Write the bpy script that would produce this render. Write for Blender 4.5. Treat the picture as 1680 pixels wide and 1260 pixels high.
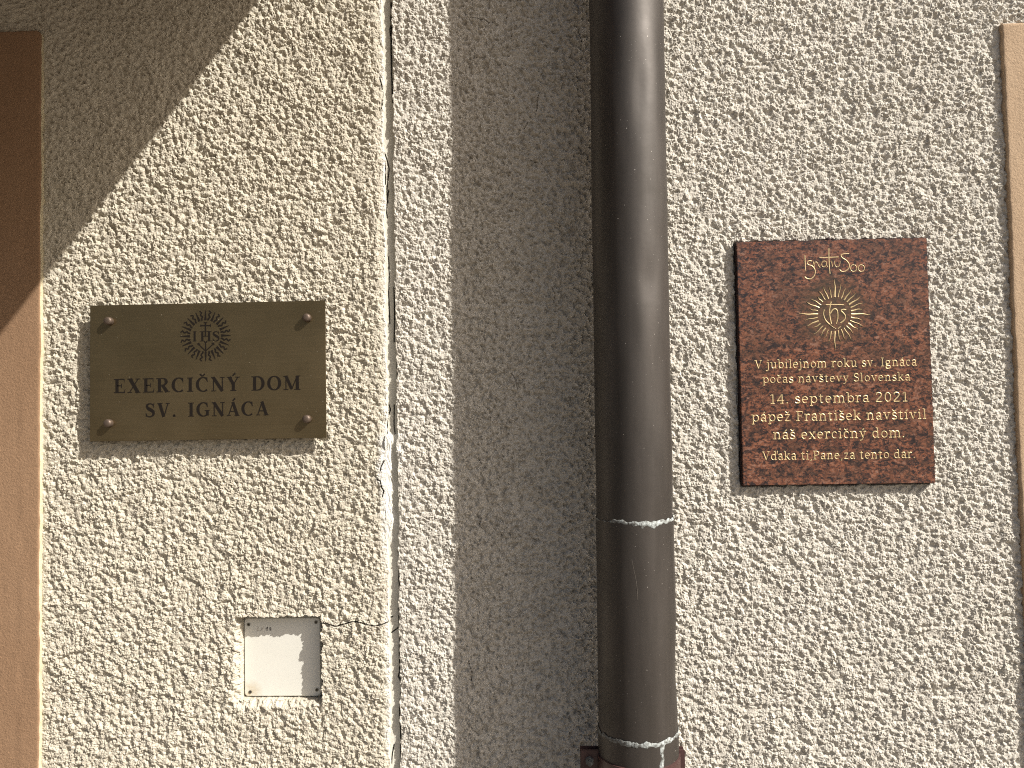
import bpy, bmesh, math, random
import numpy as np
from mathutils import Vector, Matrix
from math import radians, sin, cos, pi

for o in list(bpy.data.objects):
    bpy.data.objects.remove(o)
scene = bpy.context.scene
COL = scene.collection
rng = np.random.RandomState(7)
random.seed(7)

# ------------------------------------------------------------------ camera
CAM_Z = 1.5
DIST = 1.071                      # camera to wall plane (wall plane is y = 0, street side is -y)
FPX = 1260.0                      # focal length in photograph pixels (1680 wide)
PITCH, YAW, ROLL = radians(1.987), radians(-1.867), radians(-0.984)
fwd = Vector((sin(YAW) * cos(PITCH), cos(YAW) * cos(PITCH), sin(PITCH)))
right0 = Vector((cos(YAW), -sin(YAW), 0))
up0 = right0.cross(fwd)
right = right0 * cos(ROLL) + up0 * sin(ROLL)
up = -right0 * sin(ROLL) + up0 * cos(ROLL)
CAM = Vector((0, -DIST, CAM_Z))
cam_data = bpy.data.cameras.new('camera')
cam_data.lens = 27.0
cam_data.sensor_width = 36.0
cam_data.clip_start = 0.02
cam_data.clip_end = 500
cam = bpy.data.objects.new('camera', cam_data)
COL.objects.link(cam)
M = Matrix((right, up, -fwd)).transposed().to_4x4()
M.translation = CAM
cam.matrix_world = M
scene.camera = cam

# ------------------------------------------------------------------ sky and sun
KX, KY = 1.88, 1.75               # shadow shift per unit of depth: left and down
sun_dir = Vector((KX, -1.0, KY)).normalized()
EXPOSURE = 0.60
world = bpy.data.worlds.new('World')
scene.world = world
world.use_nodes = True
wn = world.node_tree
wn.nodes.clear()
sky = wn.nodes.new('ShaderNodeTexSky')
sky.sky_type = 'NISHITA'
sky.sun_disc = False
sky.sun_elevation = math.asin(sun_dir.z)
sky.sun_rotation = math.atan2(sun_dir.x, sun_dir.y)
sky.air_density = 1.0
sky.dust_density = 4.5
sky.ozone_density = 0.6
bg = wn.nodes.new('ShaderNodeBackground')
bg.inputs['Strength'].default_value = 0.068
wo = wn.nodes.new('ShaderNodeOutputWorld')
wn.links.new(sky.outputs[0], bg.inputs[0])
wn.links.new(bg.outputs[0], wo.inputs[0])
sd = bpy.data.lights.new('sun', 'SUN')
sd.energy = 5.0
sd.angle = radians(0.5)
sd.color = (1.0, 0.955, 0.885)
sun = bpy.data.objects.new('sun', sd)
COL.objects.link(sun)
sun.rotation_euler = sun_dir.to_track_quat('Z', 'Y').to_euler()
sun.location = sun_dir * 20

vs = scene.view_settings
scene.display_settings.display_device = 'sRGB'
vs.view_transform = 'Standard'
vs.look = 'None'
vs.exposure = EXPOSURE
vs.gamma = 1.0
vs.use_curve_mapping = False
scene.cycles.use_denoising = False
scene.cycles.filter_width = 1.1
scene.cycles.max_bounces = 6
scene.cycles.diffuse_bounces = 3


# ------------------------------------------------------------------ helpers
def W(px, py, d=0.0):
    """point of the place seen at a photograph pixel, d metres in front of the wall plane"""
    v = right * ((px - 840) / FPX) - up * ((py - 630) / FPX) + fwd
    t = (DIST - d) / v.y
    return CAM + v * t


def link(o, parent=None):
    COL.objects.link(o)
    if parent is not None:
        o.parent = parent
    return o


def mesh_obj(name, verts, faces, mat, parent=None, smooth=False):
    me = bpy.data.meshes.new(name)
    me.from_pydata([tuple(v) for v in verts], [], faces)
    me.validate()
    if mat is not None:
        me.materials.append(mat)
    me.polygons.foreach_set('use_smooth', [smooth] * len(me.polygons))
    me.update()
    return link(bpy.data.objects.new(name, me), parent)


def bm_obj(name, bm, mat, parent=None, smooth=False):
    me = bpy.data.meshes.new(name)
    bm.normal_update()
    bm.to_mesh(me)
    bm.free()
    me.materials.append(mat)
    me.polygons.foreach_set('use_smooth', [smooth] * len(me.polygons))
    return link(bpy.data.objects.new(name, me), parent)


def thing(name, label, cat, loc, group=None):
    o = bpy.data.objects.new(name, None)
    o.empty_display_size = 0.05
    o.location = loc
    link(o)
    o['label'] = label
    o['category'] = cat
    if group:
        o['group'] = group
    return o


def grid_mesh(name, X, Y, Z, mat, parent, attrs=None, smooth=False):
    """X, Y, Z: arrays [nz, nx] of a heightfield whose front looks to -y"""
    nz, nx = X.shape
    co = np.stack([X, Y, Z], -1).reshape(-1, 3).astype(np.float32)
    idx = np.arange(nz * nx).reshape(nz, nx)
    q = np.stack([idx[:-1, :-1], idx[:-1, 1:], idx[1:, 1:], idx[1:, :-1]], -1).reshape(-1, 4)
    me = bpy.data.meshes.new(name)
    me.vertices.add(len(co))
    me.vertices.foreach_set('co', co.ravel())
    nf = len(q)
    me.loops.add(nf * 4)
    me.loops.foreach_set('vertex_index', q.ravel().astype(np.int32))
    me.polygons.add(nf)
    me.polygons.foreach_set('loop_start', (np.arange(nf) * 4).astype(np.int32))
    me.polygons.foreach_set('use_smooth', np.full(nf, smooth))
    me.update(calc_edges=True)
    if attrs is not None:
        ca = me.color_attributes.new('wear_shading', 'FLOAT_COLOR', 'POINT')
        A = np.stack([a.ravel() for a in attrs] + [np.ones(nz * nx)], -1).astype(np.float32)
        ca.data.foreach_set('color', A.ravel())
    me.materials.append(mat)
    return link(bpy.data.objects.new(name, me), parent)


# --------------------------------------------------------- node material kit
class Mat:
    def __init__(s, name):
        s.m = bpy.data.materials.new(name)
        s.m.use_nodes = True
        s.t = s.m.node_tree
        s.b = s.t.nodes['Principled BSDF']
        s.tc = s.t.nodes.new('ShaderNodeTexCoord').outputs['Object']

    def n(s, kind, **kw):
        nd = s.t.nodes.new(kind)
        for k, v in kw.items():
            if k in nd.inputs:
                if hasattr(v, 'is_output'):
                    s.t.links.new(v, nd.inputs[k])
                else:
                    nd.inputs[k].default_value = v
            else:
                setattr(nd, k, v)
        return nd

    def link(s, a, b):
        s.t.links.new(a, b)

    def noise(s, scale, detail=3, rough=0.55, dist=0.0, vec=None):
        nd = s.n('ShaderNodeTexNoise', Scale=scale, Detail=detail, Roughness=rough, Distortion=dist)
        s.link(vec or s.tc, nd.inputs['Vector'])
        return nd.outputs['Fac']

    def ramp(s, fac, stops, interp='LINEAR'):
        nd = s.n('ShaderNodeValToRGB')
        nd.color_ramp.interpolation = interp
        e = nd.color_ramp.elements
        while len(e) < len(stops):
            e.new(0.5)
        for el, (p, c) in zip(e, stops):
            el.position = p
            el.color = (c if hasattr(c, '__len__') else (c, c, c)) + ((1,) if not hasattr(c, '__len__') or len(c) == 3 else ())
        s.link(fac, nd.inputs['Fac'])
        return nd.outputs['Color']

    def mix(s, fac, a, b, mode='MIX'):
        nd = s.t.nodes.new('ShaderNodeMix')
        nd.data_type = 'RGBA'
        nd.blend_type = mode
        for sock, v in ((nd.inputs[0], fac), (nd.inputs[6], a), (nd.inputs[7], b)):
            if hasattr(v, 'is_output'):
                s.link(v, sock)
            elif hasattr(v, '__len__'):
                sock.default_value = tuple(v) + ((1,) if len(v) == 3 else ())
            else:
                sock.default_value = v
        return nd.outputs[2]

    def math(s, op, a, b=0.5, c=None):
        nd = s.t.nodes.new('ShaderNodeMath')
        nd.operation = op
        for i, v in enumerate((a, b) if c is None else (a, b, c)):
            if hasattr(v, 'is_output'):
                s.link(v, nd.inputs[i])
            else:
                nd.inputs[i].default_value = v
        return nd.outputs[0]

    def bump(s, height, dist, strength=1.0, normal=None):
        nd = s.n('ShaderNodeBump')
        nd.inputs['Strength'].default_value = strength
        nd.inputs['Distance'].default_value = dist
        s.link(height, nd.inputs['Height'])
        if normal is not None:
            s.link(normal, nd.inputs['Normal'])
        s.link(nd.outputs[0], s.b.inputs['Normal'])
        return nd.outputs[0]

    def set(s, **kw):
        for k, v in kw.items():
            k = {'color': 'Base Color', 'rough': 'Roughness', 'metal': 'Metallic', 'spec': 'Specular IOR Level'}[k]
            if hasattr(v, 'is_output'):
                s.link(v, s.b.inputs[k])
            elif hasattr(v, '__len__'):
                s.b.inputs[k].default_value = tuple(v) + (1,)
            else:
                s.b.inputs[k].default_value = v
        return s.m


def plaster_material(name, ca, cb, tint):
    m = Mat(name)
    at = m.n('ShaderNodeVertexColor')
    at.layer_name = 'wear_shading'
    sep = m.n('ShaderNodeSeparateColor')
    m.link(at.outputs[0], sep.inputs[0])
    big = m.noise(2.3, 4, 0.6)
    mid = m.noise(38, 4, 0.65)
    fine = m.noise(420, 3, 0.6)
    c = m.mix(m.ramp(big, [(0.35, 0.0), (0.65, 1.0)]), ca, cb)
    c = m.mix(m.math('MULTIPLY', m.ramp(mid, [(0.42, 0.0), (0.72, 1.0)]), 0.55), c, tint)
    c = m.mix(0.55, c, m.mix(1.0, c, m.ramp(fine, [(0.3, 0.62), (0.7, 1.25)]), 'MULTIPLY'))
    c = m.mix(m.math('MULTIPLY', m.ramp(m.noise(150, 4, 0.75), [(0.56, 0.0), (0.70, 1.0)]), 0.38), c, (0.20, 0.17, 0.13))   # dark flecks painted in as occlusion shade
    c = m.mix(m.math('MULTIPLY', m.ramp(m.noise(6, 5, 0.7), [(0.55, 0.0), (0.75, 1.0)]), 0.14), c, (0.30, 0.27, 0.20))
    c = m.mix(sep.outputs[1], c, (0.70, 0.685, 0.635))          # pale filler smears, and the lip's lit edge painted pale
    c = m.mix(sep.outputs[0], c, (0.035, 0.028, 0.020))        # dirt in the open cracks
    c = m.mix(m.math('MULTIPLY', sep.outputs[2], 0.6), c, (0.17, 0.15, 0.12))  # painted shade in the strip beside the pipe
    m.bump(m.noise(600, 4, 0.75), 0.0016, 0.9)
    return m.set(color=c, rough=0.95, spec=0.15)


MAT_PLASTER_L = plaster_material('cream rough plaster', (0.60, 0.555, 0.46), (0.565, 0.52, 0.425), (0.51, 0.465, 0.375))
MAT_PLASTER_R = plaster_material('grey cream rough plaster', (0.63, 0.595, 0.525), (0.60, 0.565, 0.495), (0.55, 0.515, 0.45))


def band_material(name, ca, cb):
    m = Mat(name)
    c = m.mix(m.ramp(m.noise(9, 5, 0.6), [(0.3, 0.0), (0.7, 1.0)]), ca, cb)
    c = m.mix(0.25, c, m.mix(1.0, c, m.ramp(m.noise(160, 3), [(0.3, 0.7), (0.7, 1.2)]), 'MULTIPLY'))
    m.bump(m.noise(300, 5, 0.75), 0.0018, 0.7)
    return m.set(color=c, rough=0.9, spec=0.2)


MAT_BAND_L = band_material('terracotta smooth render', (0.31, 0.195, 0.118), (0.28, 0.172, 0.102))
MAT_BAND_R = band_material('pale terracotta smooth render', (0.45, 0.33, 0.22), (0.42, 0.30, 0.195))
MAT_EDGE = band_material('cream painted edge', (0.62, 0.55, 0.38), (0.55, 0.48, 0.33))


def solid(name, color, rough=0.6, metal=0.0, spec=0.5, var=0.15, scale=60, bump=0.0):
    m = Mat(name)
    f = m.noise(scale, 4, 0.6)
    c = m.mix(f, [x * (1 - var) for x in color], [min(1, x * (1 + var)) for x in color])
    if bump:
        m.bump(m.noise(scale * 6, 3), bump, 0.6)
    return m.set(color=c, rough=rough, metal=metal, spec=spec)


# joint mortar
m = Mat('grey joint mortar')
at = m.n('ShaderNodeVertexColor')
at.layer_name = 'wear_shading'
sp_ = m.n('ShaderNodeSeparateColor')
m.link(at.outputs[0], sp_.inputs[0])
c = m.mix(m.noise(60, 4), (0.52, 0.50, 0.43), (0.63, 0.61, 0.53))
c = m.mix(m.ramp(m.noise(700, 2), [(0.66, 0.0), (0.74, 1.0)]), c, (0.16, 0.14, 0.11))
c = m.mix(sp_.outputs[1], c, (0.68, 0.67, 0.62))
c = m.mix(sp_.outputs[0], c, (0.02, 0.018, 0.014))
m.bump(m.noise(500, 3), 0.0006, 0.5)
MAT_JOINT = m.set(color=c, rough=0.85, spec=0.2)

# brass plate
m = Mat('dark patinated brass')
st = m.n('ShaderNodeMapping')
st.inputs['Scale'].default_value = (3, 3, 260)
m.link(m.tc, st.inputs['Vector'])
brush = m.noise(6, 3, 0.5, vec=st.outputs[0])
cl = m.noise(9, 5, 0.6)
c = m.mix(m.ramp(cl, [(0.3, 0.0), (0.7, 1.0)]), (0.150, 0.112, 0.058), (0.205, 0.155, 0.085))
c = m.mix(m.ramp(m.noise(230, 2), [(0.745, 0.0), (0.77, 1.0)]), c, (0.5, 0.42, 0.3))
c = m.mix(m.math('MULTIPLY', m.ramp(brush, [(0.45, 0.0), (0.7, 1.0)]), 0.25), c, (0.24, 0.19, 0.11))
r = m.ramp(m.math('ADD', m.math('MULTIPLY', brush, 0.4), m.math('MULTIPLY', cl, 0.6)), [(0.3, 0.30), (0.7, 0.42)])
m.bump(brush, 0.00008, 0.3)
MAT_BRASS = m.set(color=c, rough=r, metal=0.85)
MAT_BRASS_INK = solid('black engraving enamel', (0.014, 0.011, 0.009), 0.85, 0.0, 0.08)
MAT_BRASS_SCREW = solid('brown brass screw head', (0.115, 0.085, 0.065), 0.5, 0.5)

# granite
m = Mat('polished red granite')
st = m.n('ShaderNodeMapping')
st.inputs['Scale'].default_value = (1.0, 1.0, 1.45)
m.link(m.tc, st.inputs['Vector'])
n1 = m.noise(70, 5, 0.7, 0.4, vec=st.outputs[0])
n2 = m.noise(105, 5, 0.7, 0.3, vec=st.outputs[0])
n3 = m.noise(520, 3, 0.7, vec=st.outputs[0])
v1 = m.n('ShaderNodeTexVoronoi', Scale=330.0)
m.link(st.outputs[0], v1.inputs['Vector'])
va = m.n('ShaderNodeTexVoronoi', Scale=310.0)
wv = m.t.nodes.new('ShaderNodeVectorMath')
wv.operation = 'MULTIPLY_ADD'
nz_ = m.n('ShaderNodeTexNoise', Scale=400.0, Detail=2)
m.link(st.outputs[0], nz_.inputs['Vector'])
m.link(nz_.outputs['Color'], wv.inputs[0])
wv.inputs[1].default_value = (0.006, 0.006, 0.006)
m.link(st.outputs[0], wv.inputs[2])
m.link(wv.outputs[0], va.inputs['Vector'])
sv = m.n('ShaderNodeSeparateColor')
m.link(va.outputs['Color'], sv.inputs[0])
cell = m.math('MULTIPLY_ADD', sv.outputs[0], 0.34, m.math('MULTIPLY', n1, 0.95))
c = m.ramp(cell, [(0.46, (0.016, 0.015, 0.018)), (0.56, (0.060, 0.032, 0.026)), (0.66, (0.165, 0.063, 0.038)), (0.76, (0.245, 0.094, 0.050)), (0.90, (0.27, 0.15, 0.11))])
n0 = m.noise(24, 4, 0.65, 0.3, vec=st.outputs[0])
c = m.mix(m.ramp(n0, [(0.44, 0.0), (0.62, 0.6)]), c, (0.060, 0.036, 0.026))
c = m.mix(m.math('MULTIPLY', m.ramp(n3, [(0.52, 0.0), (0.66, 1.0)]), 0.38), c, (0.27, 0.145, 0.105))
c = m.mix(m.math('MULTIPLY', m.ramp(v1.outputs['Color'], [(0.4, 0.0), (0.9, 1.0)]), 0.4), c, (0.06, 0.028, 0.022))
c = m.mix(m.math('MULTIPLY', m.ramp(n2, [(0.53, 0.0), (0.59, 1.0)]), 0.85), c, (0.014, 0.014, 0.018))
em = m.n('ShaderNodeMapping')
em.inputs['Location'].default_value = (0, 0, -0.070 * 17)
em.inputs['Scale'].default_value = (17, 17, 17)
m.link(m.tc, em.inputs['Vector'])
eg = m.n('ShaderNodeTexGradient', gradient_type='SPHERICAL')
m.link(em.outputs[0], eg.inputs[0])
c = m.mix(m.math('MULTIPLY', m.ramp(eg.outputs['Fac'], [(0.05, 0.0), (0.5, 1.0)]), 0.55), c, (0.085, 0.058, 0.034))
MAT_GRANITE = m.set(color=c, rough=0.22, spec=0.5)
MAT_GOLD = solid('gold leaf lettering', (0.70, 0.55, 0.30), 0.45, 0.35, 0.5, 0.25, 300)
MAT_GLUE = solid('dark bedding adhesive', (0.045, 0.030, 0.030), 0.85, 0.0, 0.2, 0.4, 200, 0.0006)

# junction cover
m = Mat('aged white plastic')
g = m.n('ShaderNodeTexGradient', gradient_type='SPHERICAL')
mp = m.n('ShaderNodeMapping')
mp.inputs['Location'].default_value = (0.0446 * 45, 0, 0.0480 * 45)
mp.inputs['Scale'].default_value = (45, 45, 45)
m.link(m.tc, mp.inputs['Vector'])
m.link(mp.outputs[0], g.inputs[0])
c = m.mix(m.noise(22, 4, 0.6), (0.66, 0.65, 0.585), (0.72, 0.71, 0.65))
c = m.mix(m.math('MULTIPLY', m.ramp(g.outputs['Fac'], [(0.2, 0.0), (1.0, 0.8)]), m.ramp(m.noise(140, 3), [(0.35, 0.3), (0.6, 0.9)])), c, (0.44, 0.33, 0.16))
c = m.mix(m.math('MULTIPLY', m.ramp(m.noise(260, 4), [(0.6, 0.0), (0.75, 1.0)]), 0.25), c, (0.40, 0.36, 0.28))
MAT_PLASTIC = m.set(color=c, rough=0.5, spec=0.4)
MAT_STEEL = solid('dull grey screw', (0.16, 0.15, 0.12), 0.5, 0.6)
MAT_INK = solid('faded marker ink', (0.10, 0.085, 0.075), 0.8)
MAT_INK_FADED = solid('very faded marker ink', (0.42, 0.39, 0.35), 0.8)

# downpipe
m = Mat('weathered brown copper')
st = m.n('ShaderNodeMapping')
st.inputs['Scale'].default_value = (1, 1, 0.12)
m.link(m.tc, st.inputs['Vector'])
s1 = m.noise(28, 5, 0.6, vec=st.outputs[0])
s2 = m.noise(14, 4, 0.6)
c = m.mix(m.ramp(s1, [(0.35, 0.0), (0.65, 1.0)]), (0.041, 0.035, 0.030), (0.068, 0.059, 0.052))
c = m.mix(m.ramp(m.noise(420, 2), [(0.745, 0.0), (0.77, 1.0)]), c, (0.45, 0.42, 0.38))
c = m.mix(m.math('MULTIPLY', m.ramp(s2, [(0.55, 0.0), (0.75, 1.0)]), 0.4), c, (0.036, 0.030, 0.022))
r = m.ramp(s2, [(0.3, 0.46), (0.7, 0.60)])
m.bump(s2, 0.002, 0.25)
MAT_PIPE = m.set(color=c, rough=r, metal=0.45, spec=0.5)
m = Mat('pale verdigris solder')
sx_ = m.n('ShaderNodeSeparateXYZ')
m.link(m.tc, sx_.inputs[0])
side = m.n('ShaderNodeMapRange')
m.link(sx_.outputs[0], side.inputs['Value'])
side.inputs['From Min'].default_value = -0.03
side.inputs['From Max'].default_value = 0.02
side.inputs['To Min'].default_value = 0.35
c = m.mix(m.ramp(m.noise(260, 4), [(0.38, 0.0), (0.66, 1.0)]), (0.11, 0.11, 0.10), (0.46, 0.50, 0.49))
c = m.mix(side.outputs[0], (0.06, 0.052, 0.046), c)
m.bump(m.noise(500, 3), 0.001, 0.8)
MAT_SOLDER = m.set(color=c, rough=0.7, spec=0.3)
MAT_CLAMP = solid('red brown painted clamp', (0.062, 0.032, 0.029), 0.45, 0.0, 0.4, 0.2, 80)
MAT_WOOD = solid('dark stained canopy boards', (0.12, 0.075, 0.045), 0.7, 0.0, 0.3, 0.3, 12)
MAT_GROUND = solid('grey street paving', (0.17, 0.145, 0.118), 0.9, 0.0, 0.3, 0.25, 3, 0.004)

# ------------------------------------------------------------------ height fields
G = 0.001


def periodic_noise(nz, nx, lo, hi, seed, aniso=1.0):
    """band-passed gaussian noise, wavelengths lo..hi metres, rms 1"""
    r_ = np.random.RandomState(seed)
    F = np.fft.rfft2(r_.standard_normal((nz, nx)))
    fz = np.fft.fftfreq(nz, G)[:, None] * aniso
    fx = np.fft.rfftfreq(nx, G)[None, :]
    f = np.sqrt(fz * fz + fx * fx) + 1e-9
    k0, k1 = 1 / hi, 1 / lo
    F *= np.exp(-(f / k1) ** 2) * (1 - np.exp(-(f / k0) ** 2))
    h = np.fft.irfft2(F, s=(nz, nx))
    return h / h.std()


NZ, NX = 1280, 1536


def sst(a, b, x):
    t = np.clip((x - a) / (b - a), 0, 1)
    return t * t * (3 - 2 * t)


def grains(n, rmin, rmax, seed, density=None):
    """stamp rounded grains of aggregate with a maximum: crisp valleys between them"""
    r_ = np.random.RandomState(seed)
    H = np.zeros((NZ, NX))
    cx = r_.uniform(0, NX, n)
    cz = r_.uniform(0, NZ, n)
    if density is not None:
        keep = r_.uniform(0, 1, n) < density[cz.astype(int), cx.astype(int)]
        cx, cz = cx[keep], cz[keep]
        n = len(cx)
    rad = r_.uniform(rmin, rmax, n) / G
    ang = r_.uniform(0, pi, n)
    asp = r_.uniform(0.55, 1.0, n)
    hs = r_.uniform(0.5, 1.0, n)
    tx = r_.uniform(-0.5, 0.5, n)
    tz = r_.uniform(-0.5, 0.5, n)
    K = int(math.ceil(rmax / G)) + 1
    for dz in range(-K, K + 1):
        for dx in range(-K, K + 1):
            ix = np.floor(cx).astype(int) + dx
            iz = np.floor(cz).astype(int) + dz
            ux, uz = (ix - cx) / rad, (iz - cz) / rad
            a = ux * np.cos(ang) + uz * np.sin(ang)
            b = (-ux * np.sin(ang) + uz * np.cos(ang)) / asp
            q = 1 - (a * a + b * b)
            ok = q > 0
            v = (np.sqrt(q[ok]) * 0.75 + 0.25 * (1 + tx[ok] * ux[ok] + tz[ok] * uz[ok])) * hs[ok] * rad[ok] * G
            np.maximum.at(H, (iz[ok] % NZ, ix[ok] % NX), v)
    return H


def plaster_canvas(seed):
    c0 = periodic_noise(NZ, NX, 0.03, 0.12, seed)
    c1 = periodic_noise(NZ, NX, 0.009, 0.022, seed + 1)
    c2 = periodic_noise(NZ, NX, 0.004, 0.010, seed + 2)
    c3 = periodic_noise(NZ, NX, 0.0020, 0.0042, seed + 3)
    dens = 1 / (1 + np.exp(-(c1 * 2.2 + c0 * 0.5 + 1.2)))
    g1 = grains(120000, 0.0011, 0.0034, seed + 4, dens)
    g2 = grains(260000, 0.0008, 0.0015, seed + 5, dens * 0.9)
    cp = c1 * 0.8 + c2 * 0.55
    pit = 1 - sst(-1.35, -0.55, cp)
    mod = 1 + 0.22 * np.clip(c0, -1.5, 1.5)
    fine = 0.88 * mod * (0.42e-3 * c3 + 0.50e-3 * np.random.RandomState(seed + 9).standard_normal((NZ, NX)) + 0.50 * g1 + 0.9 * g2) * (1 - 0.75 * pit)
    h = 0.45e-3 * c0 + 0.40e-3 * c1 + 0.10e-3 * c2 + fine - 2.0e-3 * pit
    return h - h.mean()


CANV_L = plaster_canvas(11)
CANV_R = plaster_canvas(51)


def sample(canv, X, Z):
    u = (X / G) % NX
    v = (Z / G) % NZ
    i0, j0 = np.floor(u).astype(int), np.floor(v).astype(int)
    fu, fv = u - i0, v - j0
    i1, j1 = (i0 + 1) % NX, (j0 + 1) % NZ
    i0 %= NX
    j0 %= NZ
    return (canv[j0, i0] * (1 - fu) * (1 - fv) + canv[j0, i1] * fu * (1 - fv)
            + canv[j1, i0] * (1 - fu) * fv + canv[j1, i1] * fu * fv)


def noise1(z, wl, seed):
    r_ = np.random.RandomState(seed)
    t = r_.uniform(-1, 1, 4096)
    u = z / wl
    i = np.floor(u).astype(int)
    f = u - i
    f = f * f * (3 - 2 * f)
    return t[i % 4096] * (1 - f) + t[(i + 1) % 4096] * f


def lines(lo, hi, step, far_lo, far_hi, fine=()):
    """grid lines: even inside lo..hi, growing steps outside, finer inside the given spans"""
    v = [lo]
    while v[-1] < hi:
        s = step
        for a, b, f in fine:
            if a <= v[-1] <= b:
                s = f
        v.append(v[-1] + s)
    s = step
    while v[-1] < far_hi:
        s = min(s * 1.12, 0.04)
        v.append(v[-1] + s)
    v[-1] = max(far_hi, hi)
    w = []
    x, s = lo, step
    while x > far_lo:
        s = min(s * 1.12, 0.04)
        x -= s
        w.append(x)
    if w:
        w[-1] = far_lo
    return np.array(w[::-1] + v)


# positions measured on the wall
CDp = 0.017
XJ0 = W(641, 630).x - 0.006
XJ1 = XJ0 + 0.0145
box_tl, box_br = W(400.5, 1014.5, -CDp), W(526, 1142, -CDp)
HB = (box_tl.x - 0.0012, W(527.5, 1080).x, box_br.z - 0.0016, W(460, 1012.5).z)   # hole x0 x1 z0 z1
g_tl, g_br = W(1209, 396.5, 0.009), W(1534, 793.5, 0.009)
g_x0, g_x1 = (W(1209, 397, 0.009).x + W(1219, 797, 0.009).x) / 2, (W(1520, 390, 0.009).x + W(1535, 792, 0.009).x) / 2
g_z0, g_z1 = (W(1219, 797, 0.009).z + W(1535, 792, 0.009).z) / 2, (W(1209, 397, 0.009).z + W(1520, 390, 0.009).z) / 2
GB = (g_x0, g_x1, g_z0, g_z1)
bl_x = W(65, 600, 0.007).x
bl_z = W(30, 50, 0.007).z
br_x = (W(1645, 60, 0.007).x + W(1661, 420, 0.007).x) / 2
br_z = W(1660, 37, 0.008).z


def crack_mask(X, Z, path, width):
    """distance based mask of a jagged polyline given in photograph pixels"""
    P = [(W(px, py).x, W(px, py).z) for px, py in path]
    D = np.full(X.shape, 1.0)
    for (x0, z0), (x1, z1) in zip(P[:-1], P[1:]):
        dx, dz = x1 - x0, z1 - z0
        L = dx * dx + dz * dz + 1e-12
        t = np.clip(((X - x0) * dx + (Z - z0) * dz) / L, 0, 1)
        D = np.minimum(D, np.hypot(X - x0 - t * dx, Z - z0 - t * dz))
    return 1 - sst(width * 0.5, width * 1.1, D)


CRACKS_L = [
    [(524, 1024), (530, 1022), (541, 1025), (552, 1028), (562, 1025), (572, 1022), (578, 1020), (590, 1021), (600, 1024), (612, 1027), (622, 1026), (632, 1023), (641, 1021)],
    [(618, 786), (624, 790), (626, 800), (629, 806), (627, 815)], [(630, 756), (625, 765), (624, 772)],
    [(622, 126), (626, 140), (627, 160), (625, 178)],
]
CRACKS_R = [
    [(775, 29), (783, 31), (792, 31), (802, 36)], [(951, 55), (954, 68), (953, 76)],
    [(884, 155), (881, 165), (881, 178), (878, 190)], [(866, 201), (860, 212), (852, 213)],
    [(815, 287), (823, 283), (836, 283), (842, 288)], [(870, 264), (882, 266)],
    [(842, 240), (845, 242)], [(891, 123), (895, 126)], [(786, 755), (790, 762)], [(790, 850), (786, 862), (792, 868)],
    [(768, 1085), (774, 1100), (773, 1118)], [(905, 470), (911, 484), (908, 500)], [(838, 612), (846, 622), (850, 640)],
]


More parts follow.
